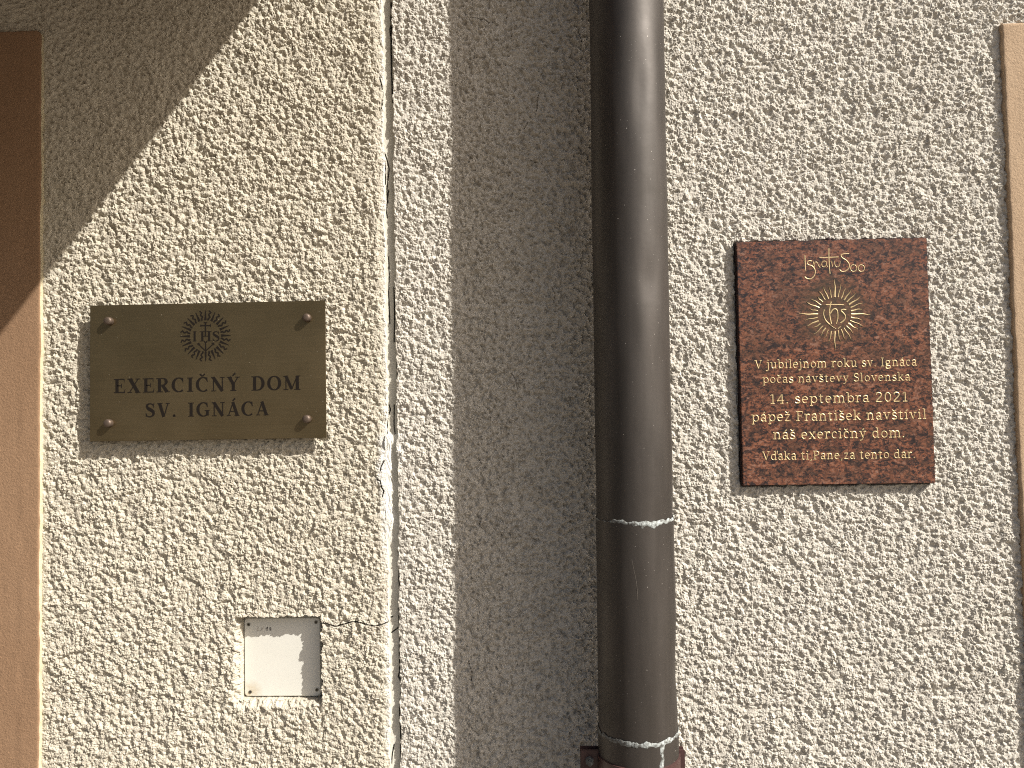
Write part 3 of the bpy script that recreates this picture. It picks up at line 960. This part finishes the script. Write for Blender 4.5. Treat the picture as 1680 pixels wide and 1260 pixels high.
def set_text(ins, text, u0, u1, v0, cap, font, acc, track, top, wmul=1.0):
    x = 0.0
    items = []
    for i, ch in enumerate(text):
        st_ = []
        if ch in acc:
            base, kind = acc[ch]
            adv, gl = font[base]
            gl = list(gl)
            if base == 'i':
                gl = gl[:-1]
            gl = gl + accent(kind, adv, top, .09)
        else:
            adv, gl = font[ch]
        items.append((x, gl))
        x += adv + track
    total = x - track
    sx = (u1 - u0) / total
    for x, gl in items:
        for st_ in gl:
            ins.stroke([(u0 + (x + p[0]) * sx, v0 + p[1] * cap, p[2] * cap * wmul) for p in st_])


# ------------------------------------------------------------------ brass plaque
BD = 0.014
b_x0 = (W(148, 502, BD).x + W(147, 725, BD).x) / 2
b_x1 = (W(533, 492, BD).x + W(535, 718, BD).x) / 2
b_z1 = (W(148, 502, BD).z + W(533, 492, BD).z) / 2
b_z0 = (W(147, 725, BD).z + W(535, 718, BD).z) / 2
BC = Vector(((b_x0 + b_x1) / 2, 0, (b_z0 + b_z1) / 2))
brass = thing('brass_plaque', 'dark brass plaque engraved with a sunburst emblem and two lines of capitals', 'plaque', BC)


def bevel_box(name, x0, x1, y0, y1, z0, z1, bev, mat, parent, seg=2):
    bm = bmesh.new()
    bmesh.ops.create_cube(bm, size=1)
    for v in bm.verts:
        v.co = Vector(((x0 + x1) / 2 + v.co.x * (x1 - x0), (y0 + y1) / 2 + v.co.y * (y1 - y0), (z0 + z1) / 2 + v.co.z * (z1 - z0)))
    bmesh.ops.bevel(bm, geom=list(bm.edges), offset=bev, segments=seg, affect='EDGES')
    return bm_obj(name, bm, mat, parent)


bevel_box('plate', b_x0 - BC.x, b_x1 - BC.x, -BD, -BD + 0.003, b_z0 - BC.z, b_z1 - BC.z, 0.0004, MAT_BRASS, brass)


def BP(px, py, d=BD):
    p = W(px, py, d)
    return (p.x - BC.x, p.z - BC.z)


PX = 0.00084


def brass_line(text, xa, xb, ybl, cap):
    ins = Inscription(-BD, 0.00018)
    a, b = BP(xa, ybl[0]), BP(xb, ybl[1])
    set_text(ins, text, a[0], b[0], (a[1] + b[1]) / 2, cap * PX, CAPS, ACC, 0.14, 1.0, 1.3)
    o = ins.build('inscription_line', MAT_BRASS_INK, brass)
    o['label'] = 'engraved words ' + text
    return o


brass_line('EXERCIČNÝ DOM', 187, 493, (644.5, 639.5), 23.3)
brass_line('SV. IGNÁCA', 238.5, 440.5, (684.5, 681), 22.8)

# emblem
ins = Inscription(-BD, 0.00018)
ec = BP(337.2, 551)
for i in range(32):
    a = radians(90 + i * 360 / 32)
    di = np.array((cos(a), sin(a)))
    pe = np.array((-di[1], di[0]))
    r0, r1 = 26.3 * PX, 42.5 * PX
    if i == 16:
        continue
    if i % 2 == 0:
        ins.stroke([(*(di * r0 + ec), 4.2 * PX), (*(di * r1 + ec), 1.0 * PX)])
    else:
        pts = []
        for k in range(13):
            t = k / 12
            rr = r0 + (r1 - r0) * t
            off = sin(t * 2.1 * 2 * pi) * (1.0 + 0.9 * t) * PX + (0.9 * PX if t > 0.9 else 0)
            pts.append((*(di * rr + pe * off + ec), (2.8 - 0.8 * t) * PX))
        ins.stroke(pts)
o = ins.build('sunburst_rays', MAT_BRASS_INK, brass)
ins = Inscription(-BD, 0.00018)


def EZ(x, y):
    return BP(270 + x / 10.5, 490 + y / 10.5)


for ch, xa, xb in (('I', 485, 552), ('H', 608, 812), ('S', 825, 952)):
    a, b = EZ(xa, 735), EZ(xb, 735)
    set_text(ins, ch, a[0], b[0], a[1], 16.6 * PX, CAPS, ACC, 0, 1.0, 1.2)


def es(*p, w=2.0):
    ins.stroke([(*EZ(x, y), w * PX) for x, y in p])


es((705, 410), (705, 640), w=2.4)
es((625, 465), (792, 462), w=2.0)
es((625, 445), (625, 485), w=1.6)
es((792, 442), (792, 482), w=1.6)
es((678, 412), (735, 412), w=1.6)
ins.stroke([(*EZ(708, 760), 1.8 * PX), (*EZ(708, 905), 2.2 * PX), (*EZ(708, 930), 3.4 * PX), (*EZ(710, 1080), 0.9 * PX)])
es((585, 785), (696, 892), w=1.8)
es((832, 785), (720, 892), w=1.8)
es((688, 735), (708, 765), (730, 735), w=2.2)
es((565, 790), (590, 768), (605, 795), w=2.4)
es((812, 768), (850, 768), (848, 800), w=2.2)
ins.build('monogram', MAT_BRASS_INK, brass)

# screws
proto = None
HD = 0.0085
bm = bmesh.new()
prof = [(0.0, 0.0), (0.0056, 0.0), (0.0058, -0.001), (0.0058, -HD * 0.62), (0.0053, -HD * 0.82), (0.0040, -HD * 0.94), (0.0020, -HD)]
seg = 24
rings = []
for rr, yy in prof[1:]:
    rings.append([bm.verts.new((rr * cos(2 * pi * k / seg), yy, rr * sin(2 * pi * k / seg))) for k in range(seg)])
for a, b in zip(rings[:-1], rings[1:]):
    for k in range(seg):
        bm.faces.new((a[k], a[(k + 1) % seg], b[(k + 1) % seg], b[k]))
bm.faces.new(rings[-1])
bmesh.ops.recalc_face_normals(bm, faces=bm.faces[:])
proto = bm_obj('screw_head', bm, MAT_BRASS_SCREW, brass, True)
for i, (px, py) in enumerate(((176.5, 526.5), (502.5, 521), (176, 694.5), (502.5, 687.5))):
    o = proto if i == 0 else link(proto.copy(), brass)
    p = BP(px, py, BD + HD * 0.7)
    o.location = (p[0], -BD, p[1])
# standoff sleeves behind the plate
for i, (px, py) in enumerate(((176.5, 526.5), (502.5, 521), (176, 694.5), (502.5, 687.5))):
    p = BP(px, py, BD + HD * 0.7)
    bm = bmesh.new()
    bmesh.ops.create_cone(bm, cap_ends=True, segments=16, radius1=0.004, radius2=0.004, depth=0.012,
                          matrix=Matrix.Translation((p[0], -0.003, p[1])) @ Matrix.Rotation(pi / 2, 4, 'X'))
    bm_obj('standoff', bm, MAT_BRASS_SCREW, brass)

# ------------------------------------------------------------------ granite plaque
GD = 0.009
GC = Vector(((g_x0 + g_x1) / 2, 0, (g_z0 + g_z1) / 2))
gran = thing('granite_plaque', 'polished red brown granite plaque with gold lettering and rayed emblem right of the downpipe', 'plaque', GC)
# slab: polished front, rough sawn sides
x0, x1, z0, z1 = g_x0 - GC.x, g_x1 - GC.x, g_z0 - GC.z, g_z1 - GC.z
bevel_box('slab', x0, x1, -GD, -0.002, z0, z1, 0.0006, MAT_GRANITE, gran)
# dark adhesive bed squeezed out unevenly behind it
n = 220
ring = []
per = [(x0, z0), (x1, z0), (x1, z1), (x0, z1)]
for s4 in range(4):
    a, b = np.array(per[s4]), np.array(per[(s4 + 1) % 4])
    out = np.array([(0, -1), (1, 0), (0, 1), (-1, 0)][s4], float)
    for k in range(n // 4):
        t = k / (n // 4)
        w = (0.0002 + 0.0011 * abs(float(noise1(np.array([t * 0.3 + s4]), 0.008, 77)[0]))) * (1.0 if s4 != 3 else 1.4)
        ring.append(a + (b - a) * t + out * w)
vs_ = [(p[0], -0.0045, p[1]) for p in ring] + [(p[0], 0.0045, p[1]) for p in ring] + [(0, -0.0045, 0)]
N_ = len(ring)
fs = [(k, (k + 1) % N_, N_ + (k + 1) % N_, N_ + k) for k in range(N_)] + [(k, 2 * N_, (k + 1) % N_) for k in range(N_)]
# ring of the bed only needs to reach a little under the slab front
mesh_obj('adhesive_bed', [(v[0], v[1] + 0.0, v[2]) for v in vs_], fs, MAT_GLUE, gran)
# small blob of adhesive at the top edge
bm = bmesh.new()
bmesh.ops.create_uvsphere(bm, u_segments=12, v_segments=8, radius=0.0032)
for v in bm.verts:
    v.co.x *= 1.1
    v.co += Vector((random.uniform(-1, 1), random.uniform(-1, 1), random.uniform(-1, 1))) * 0.0003
o = bm_obj('adhesive_blob', bm, MAT_GLUE, gran, True)
p = W(1360, 391, GD)
o.location = (p.x - GC.x, -0.006, z1 + 0.0008)


def GP(px, py):
    p = W(px, py, GD)
    return (p.x - GC.x, p.z - GC.z)


GPX = 0.00084
for text, xa, xb, ya, yb, cap in (
        ('V jubilejnom roku sv. Ignáca', 1238, 1504.5, 605, 600.3, 14.0),
        ('počas návštevy Slovenska', 1250.5, 1493.8, 628.2, 625, 13.2),
        ('14. septembra 2021', 1262, 1490, 662.4, 659, 15.6),
        ('pápež František navštívil', 1232.5, 1520.5, 691.5, 688, 15.8),
        ('náš exercičný dom.', 1268, 1485, 720.6, 718, 15.6),
        ('Vďaka ti,Pane,za tento dar.', 1250.5, 1502, 755, 751.6, 13.8)):
    ins = Inscription(-GD, 0.00045, True)
    a, b = GP(xa, ya), GP(xb, yb)
    set_text(ins, text, a[0], b[0], (a[1] + b[1]) / 2, cap * GPX, LOW, ACCL, 0.05, XH + 0.02, 1.22)
    o = ins.build('inscription_line', MAT_GOLD, gran)
    o['label'] = 'gold words ' + text


def gz(x, y):
    return GP(1290 + x / 6.3, 390 + y / 6.3)


# handwritten heading
ins = Inscription(-GD, 0.0004, True)


def gs(pts, w=1.5, curve=True):
    w *= 0.8
    P = [(*gz(x, y), w * GPX) for x, y in pts]
    P = [tuple(q) for q in catmull(P, 5)] if curve and len(P) > 2 else P
    ins.stroke(P)


gs([(190, 180), (193, 260), (198, 340)], 2.0)
gs([(262, 243), (235, 238), (216, 258), (228, 280), (262, 290), (290, 320), (298, 360), (280, 405), (245, 427), (205, 418), (190, 402)], 2.0)
gs([(276, 246), (284, 275), (290, 302)])
gs([(284, 278), (303, 250), (320, 260), (330, 285), (348, 310)])
gs([(410, 246), (385, 243), (366, 262), (368, 290), (390, 304), (408, 285), (411, 244)])
gs([(411, 250), (416, 285), (428, 300)])
gs([(438, 108), (440, 240), (450, 373)], 2.0)
gs([(342, 205), (440, 204), (540, 200)], 1.8)
gs([(468, 238), (470, 270), (478, 302)])
gs([(498, 240), (500, 275), (520, 303), (545, 290), (557, 243)])
gs([(648, 165), (605, 166), (566, 180), (578, 207), (622, 236), (650, 280), (640, 322), (600, 350), (565, 345), (550, 328)], 2.0)
for cx_ in (694, 774):
    gs([(cx_ + 32 * cos(a), 315 + 35 * sin(a)) for a in np.linspace(-1.2, 2 * pi - 1.3, 12)], 1.8)
ins.build('handwritten_heading', MAT_GOLD, gran)

ins = Inscription(-GD, 0.0005, True)
gc_ = (500, 790)
rr_ = random.Random(4)
for i in range(32):
    a = 2 * pi * i / 32 + 0.0
    major = i % 8 == 0
    r0 = 172 + rr_.uniform(-4, 8)
    r1 = 368 if major else 255 + rr_.uniform(0, 75)
    if i == 1 or i == 31:
        r1 = 285
    amp_ = rr_.choice((-1, 1)) * (7 if major else 6)
    ph = rr_.uniform(0, 1)
    wmax = 2.7 if major else rr_.uniform(1.1, 2.2)
    pts = []
    for k in range(9):
        t = k / 8
        rad = r0 + (r1 - r0) * t
        off = amp_ * sin((t * 1.1 + ph * .3) * 2 * pi) * t
        x = gc_[0] + rad * cos(a) - off * sin(a)
        y = gc_[1] - rad * sin(a) - off * cos(a)
        pts.append((*gz(x, y), (wmax * (1 - t) ** 0.8 + 0.5) * GPX))
    ins.stroke(pts)
ins.build('sunburst_rays', MAT_GOLD, gran)
ins = Inscription(-GD, 0.0005, True)
gs([(462, 660), (448, 725), (447, 800), (465, 890)], 2.4)
gs([(408, 693), (500, 691), (594, 695)], 1.9)
gs([(390, 742), (384, 790), (404, 850), (445, 895)], 2.2)
gs([(445, 895), (480, 922), (515, 942)], 1.2)
gs([(452, 785), (480, 745), (512, 738), (528, 765), (530, 830), (515, 888)], 2.4)
gs([(618, 745), (585, 742), (566, 755), (592, 782), (610, 812), (598, 850), (560, 882)], 2.4)
gs([(535, 942), (548, 928), (566, 920)], 1.6)
ins.build('monogram', MAT_GOLD, gran)

# ------------------------------------------------------------------ junction box cover
# lies this far behind the wall plane
JCn = Vector(((box_tl.x + box_br.x) / 2, CDp, (box_tl.z + box_br.z) / 2))
cover = thing('junction_box_cover', 'square white plastic junction box cover recessed in the rough plaster at lower left', 'box cover', JCn)
hw, hh = (box_br.x - box_tl.x) / 2, (box_tl.z - box_br.z) / 2


def round_plate(hw, hh, r_, y0, y1, bev, seg=8):
    bm = bmesh.new()
    loops = []
    for yy, ins_ in ((y1, 0), (y0 + bev, 0), (y0 + bev * 0.3, bev * 0.3), (y0, bev)):
        L = []
        for cx_, cz_, a0 in ((hw - r_, hh - r_, 0), (-hw + r_, hh - r_, 90), (-hw + r_, -hh + r_, 180), (hw - r_, -hh + r_, 270)):
            for k in range(seg + 1):
                a = radians(a0 + 90 * k / seg)
                L.append(bm.verts.new((cx_ + (r_ - ins_) * cos(a), yy, cz_ + (r_ - ins_) * sin(a))))
        loops.append(L)
    n_ = len(loops[0])
    for a, b in zip(loops[:-1], loops[1:]):
        for k in range(n_):
            bm.faces.new((a[k], a[(k + 1) % n_], b[(k + 1) % n_], b[k]))
    bm.faces.new(loops[-1])
    bmesh.ops.recalc_face_normals(bm, faces=bm.faces[:])
    return bm


bm_obj('cover_plate', round_plate(hw, hh, 0.0055, 0.0, 0.006, 0.0012), MAT_PLASTIC, cover)
bm_obj('box_rim', round_plate(hw + 0.0008, hh + 0.0012, 0.0055, 0.0030, 0.0085, 0.0004), MAT_PLASTIC, cover)


def CPt(px, py):
    p = W(px, py, -CDp)
    return (p.x - JCn.x, p.z - JCn.z)


def ring_mesh(name, r0, r1, y0, y1, mat, parent, seg=20):
    vs_, fs = [], []
    for k in range(seg):
        a = 2 * pi * k / seg
        c, s = cos(a), sin(a)
        vs_ += [(r0 * c, y0, r0 * s), (r0 * c, y1, r0 * s), (r1 * c, y1, r1 * s), (r1 * c, y0, r1 * s)]
    for k in range(seg):
        a, b = 4 * k, 4 * ((k + 1) % seg)
        for j in range(3):
            fs.append((a + j, b + j, b + j + 1, a + j + 1))
    return mesh_obj(name, vs_, fs, mat, parent)


proto = None
for i, (px, py) in enumerate(((408, 1024.5), (518.6, 1020.6), (520, 1131.5), (410.8, 1135))):
    p = CPt(px, py)
    if proto is None:
        bm = bmesh.new()
        bmesh.ops.create_cone(bm, cap_ends=True, segments=16, radius1=0.0021, radius2=0.0024, depth=0.0006, matrix=Matrix.Rotation(pi / 2, 4, 'X'))
        o = proto = bm_obj('screw', bm, MAT_STEEL, cover)
        cross = mesh_obj('cross_slot', box_verts(-0.0014, 0.0014, -0.00045, -0.0003, -0.0003, 0.0003) + box_verts(-0.0003, 0.0003, -0.00048, -0.00031, -0.0014, 0.0014),
                         BOXF + [tuple(q + 8 for q in f) for f in BOXF], MAT_BRASS_INK, o)
    else:
        o = link(proto.copy(), cover)
        link(cross.copy(), o)
    o.location = (p[0], -0.0003, p[1])
    o.rotation_euler = (0, 0.4 + i, 0)

ins = Inscription(-0.0, 0.00008)


def cs(pts, w):
    ins.stroke([(*CPt(380 + x / 7.41, 990 + y / 7.41), w * PX) for x, y in pts])


cs([(303, 285), (328, 287)], 1.0)
cs([(328, 287), (305, 325)], 0.9)
cs([(305, 328), (340, 330)], 1.1)
cs([(357, 292), (366, 325)], 1.0)
cs([(366, 325), (390, 285)], 1.1)
ins.build('marker_writing', MAT_INK_FADED, cover)
ins = Inscription(-0.0, 0.00008)
cs([(345, 330), (352, 331)], 0.9)
cs([(412, 312), (438, 286)], 1.2)
cs([(438, 284), (428, 332)], 1.5)
cs([(458, 300), (472, 290), (480, 300), (462, 322), (470, 332), (482, 322), (460, 302)], 1.0)
ins.build('marker_writing', MAT_INK, cover)

# ------------------------------------------------------------------ downpipe
PD = 0.0745
A_, B_ = W(1027.0, 0, PD), W(1047.0, 1220, PD)
slope = (A_.x - B_.x) / (A_.z - B_.z)
RP = 0.0486


def axis_x(z):
    return B_.x + slope * (z - B_.z)


pipe = thing('downpipe', 'brown weathered copper downpipe running down the wall between the two plaques', 'downpipe', (axis_x(0), -PD, 0))
PX0 = axis_x(0)
z_s1 = W(1041, 858, PD + RP).z
z_s2 = W(1049, 1222, PD + RP).z


def tube(name, z0, z1, r0, r1, mat, parent, step=0.006, seg=112, dents=(), wob=0.0, thick=0.0):
    nz = max(2, int((z1 - z0) / step))
    zz = np.linspace(z0, z1, nz + 1)
    th = np.linspace(0, 2 * pi, seg, endpoint=False)
    TH, ZZ = np.meshgrid(th, zz)
    R_ = r0 + (r1 - r0) * (ZZ - z0) / (z1 - z0)
    R_ = R_ + wob * (noise1(ZZ + 10, 0.11, 91) * np.cos(TH * 2 + 1) + 0.6 * noise1(ZZ + 3, 0.07, 92) * np.sin(TH * 3) + 0.5 * noise1(ZZ, 0.05, 93) * np.cos(TH))
    for (dz, dth, sz, sth, dep) in dents:
        R_ = R_ - dep * np.exp(-((ZZ - dz) / sz) ** 2 - ((np.angle(np.exp(1j * (TH - dth)))) / sth) ** 2)
    X = R_ * np.cos(TH) + slope * ZZ
    Y = R_ * np.sin(TH)
    co = np.stack([X, Y, ZZ], -1).reshape(-1, 3)
    idx = np.arange((nz + 1) * seg).reshape(nz + 1, seg)
    nx_ = np.roll(idx, -1, 1)
    f = np.stack([idx[:-1], nx_[:-1], nx_[1:], idx[1:]], -1).reshape(-1, 4)
    return mesh_obj(name, co, f.tolist(), mat, parent, True)


F_ = -pi / 2   # the side towards the street
dents = [(W(1050, 470, PD).z, F_ + 0.35, 0.030, 0.30, 0.0022), (W(1030, 170, PD).z, F_ + 0.2, 0.05, 0.25, 0.0014), (W(1100, 1090, PD).z, F_ + 1.4, 0.035, 0.5, 0.0020),
         (W(1060, 620, PD).z, F_ + 0.6, 0.06, 0.35, 0.0012)]
tube('pipe_length', z_s1 - 0.004, 3.3, RP, RP, MAT_PIPE, pipe, dents=dents, wob=0.0007)
tube('pipe_length', z_s2 - 0.003, z_s1, RP + 0.0010, RP + 0.0010, MAT_PIPE, pipe, dents=dents, wob=0.0003)
tube('pipe_length', 0.02, z_s2, RP + 0.0020, RP + 0.0020, MAT_PIPE, pipe, wob=0.0003)


def solder_ring(z, r_, hgt, seed, lump):
    seg, npf = 160, 8
    vs_, fs = [], []
    for k in range(seg):
        th = 2 * pi * k / seg
        q = np.array([th * 0.05 + seed])
        n1 = float(noise1(q, 0.006, seed)[0])
        n2 = float(noise1(q, 0.002, seed + 1)[0])
        front = math.exp(-((((th - (F_ + 2 * pi) + pi) % (2 * pi)) - pi - 0.25) / 0.5) ** 2)
        hz = hgt * (1 + 0.35 * n1 + 0.40 * n2 + lump * front * (1 + 0.5 * n2))
        pr = 0.0007 + 0.0003 * n2 + 0.0008 * front * lump * 0.5
        dz = 0.0012 * n1 - hz * 0.15 * lump * front
        for j in range(npf):
            a = pi * j / (npf - 1)
            rr = r_ - 0.0003 + pr * sin(a)
            vs_.append((rr * cos(th) + slope * z, rr * sin(th), z + dz + hz * cos(a) * 0.5))
    for k in range(seg):
        for j in range(npf - 1):
            a, b = k * npf + j, ((k + 1) % seg) * npf + j
            fs.append((a, a + 1, b + 1, b))
    return mesh_obj('solder_seam', vs_, fs, MAT_SOLDER, pipe, True)


solder_ring(z_s1, RP + 0.0008, 0.0034, 101, 1.7)
solder_ring(z_s2, RP + 0.0020, 0.0048, 111, 0.35)


def skin_strip(name, pts, r_, mat, proud=0.0005):
    """strip lying on the pipe surface: (px, py, width px) measured from the picture, wrapped on the cylinder"""
    vs_, fs = [], []
    P = []
    for px, py, w in pts:
        z = W(px, py, PD + RP).z
        cxp = axis_x(z)
        # ray to the cylinder of radius r_
        v = right * ((px - 840) / FPX) - up * ((py - 630) / FPX) + fwd
        a = v.x ** 2 + v.y ** 2
        ox, oy = CAM.x - cxp, CAM.y + PD
        bq = 2 * (ox * v.x + oy * v.y)
        cq = ox * ox + oy * oy - r_ * r_
        disc = max(bq * bq - 4 * a * cq, 0)
        t = (-bq - math.sqrt(disc)) / (2 * a)
        h = CAM + v * t
        P.append((math.atan2(h.y + PD, h.x - cxp), h.z, w * 0.00078))
    for th, z, w in P:
        for k in (-1, -0.4, 0.4, 1):
            tt = th + k * w / 2 / r_
            rr = r_ + (proud if abs(k) < 1 else -0.0004)
            vs_.append((rr * cos(tt) + slope * z, rr * sin(tt), z))
    for i in range(len(P) - 1):
        for j in range(3):
            q = i * 4 + j
            fs.append((q, q + 1, q + 5, q + 4))
    return mesh_obj(name, vs_, fs, mat, pipe, True)


skin_strip('verdigris_run', [(1087, 1222, 12), (1087, 1230, 9), (1086, 1236, 7), (1088, 1243, 5.5), (1087, 1249, 8), (1086, 1256, 9), (1086, 1264, 10), (1087, 1275, 7)], RP + 0.0022, MAT_SOLDER)
MAT_SCR = solid('dry scratch', (0.15, 0.13, 0.11), 0.6, 0.1)
skin_strip('scratch', [(1035, 868, .5), (1033, 880, .6), (1033, 895, .7), (1036, 915, .8), (1040, 935, .7), (1044, 955, .8), (1046, 975, .8), (1046, 985, .4)], RP + 0.00105, MAT_SCR, 0.0001)

# clamp
zc = W(1050, 1262, PD + RP).z
ct = tube('clamp_band', zc - 0.030, zc, RP + 0.0040, RP + 0.0040, MAT_CLAMP, pipe, step=0.003)
rim = tube('clamp_rim', zc - 0.0001, zc + 0.0006, RP + 0.0040, RP + 0.0012, MAT_CLAMP, pipe, step=0.001)
for sx, dz_, ext in ((-1, 0.012, 0.024), (1, 0.010, 0.008)):
    xx0 = slope * zc + sx * (RP + 0.001)
    xx1 = slope * zc + sx * (RP + 0.001 + ext)
    a, b = min(xx0, xx1), max(xx0, xx1)
    for yy in (-0.0065, 0.0035):
        l = bevel_box('clamp_lug', a, b, yy, yy + 0.003, zc - 0.030, zc + dz_ * 0.4, 0.0006, MAT_CLAMP, pipe)
    if sx < 0:
        bm = bmesh.new()
        bmesh.ops.create_cone(bm, cap_ends=True, segments=6, radius1=0.0055, radius2=0.0055, depth=0.005,
                              matrix=Matrix.Translation(((a + b) / 2 - 0.001, -0.009, zc - 0.008)) @ Matrix.Rotation(pi / 2, 4, 'X'))
        bmesh.ops.create_cone(bm, cap_ends=True, segments=12, radius1=0.0028, radius2=0.0028, depth=0.024,
                              matrix=Matrix.Translation(((a + b) / 2 - 0.001, -0.006, zc - 0.008)) @ Matrix.Rotation(pi / 2, 4, 'X'))
        bm_obj('clamp_bolt', bm, MAT_SOLDER, pipe)
bm = bmesh.new()
bmesh.ops.create_cone(bm, cap_ends=True, segments=12, radius1=0.005, radius2=0.005, depth=PD - RP + 0.01,
                      matrix=Matrix.Translation((slope * zc, RP + (PD - RP) / 2, zc - 0.015)) @ Matrix.Rotation(pi / 2, 4, 'X'))
bm_obj('wall_pin', bm, MAT_CLAMP, pipe)
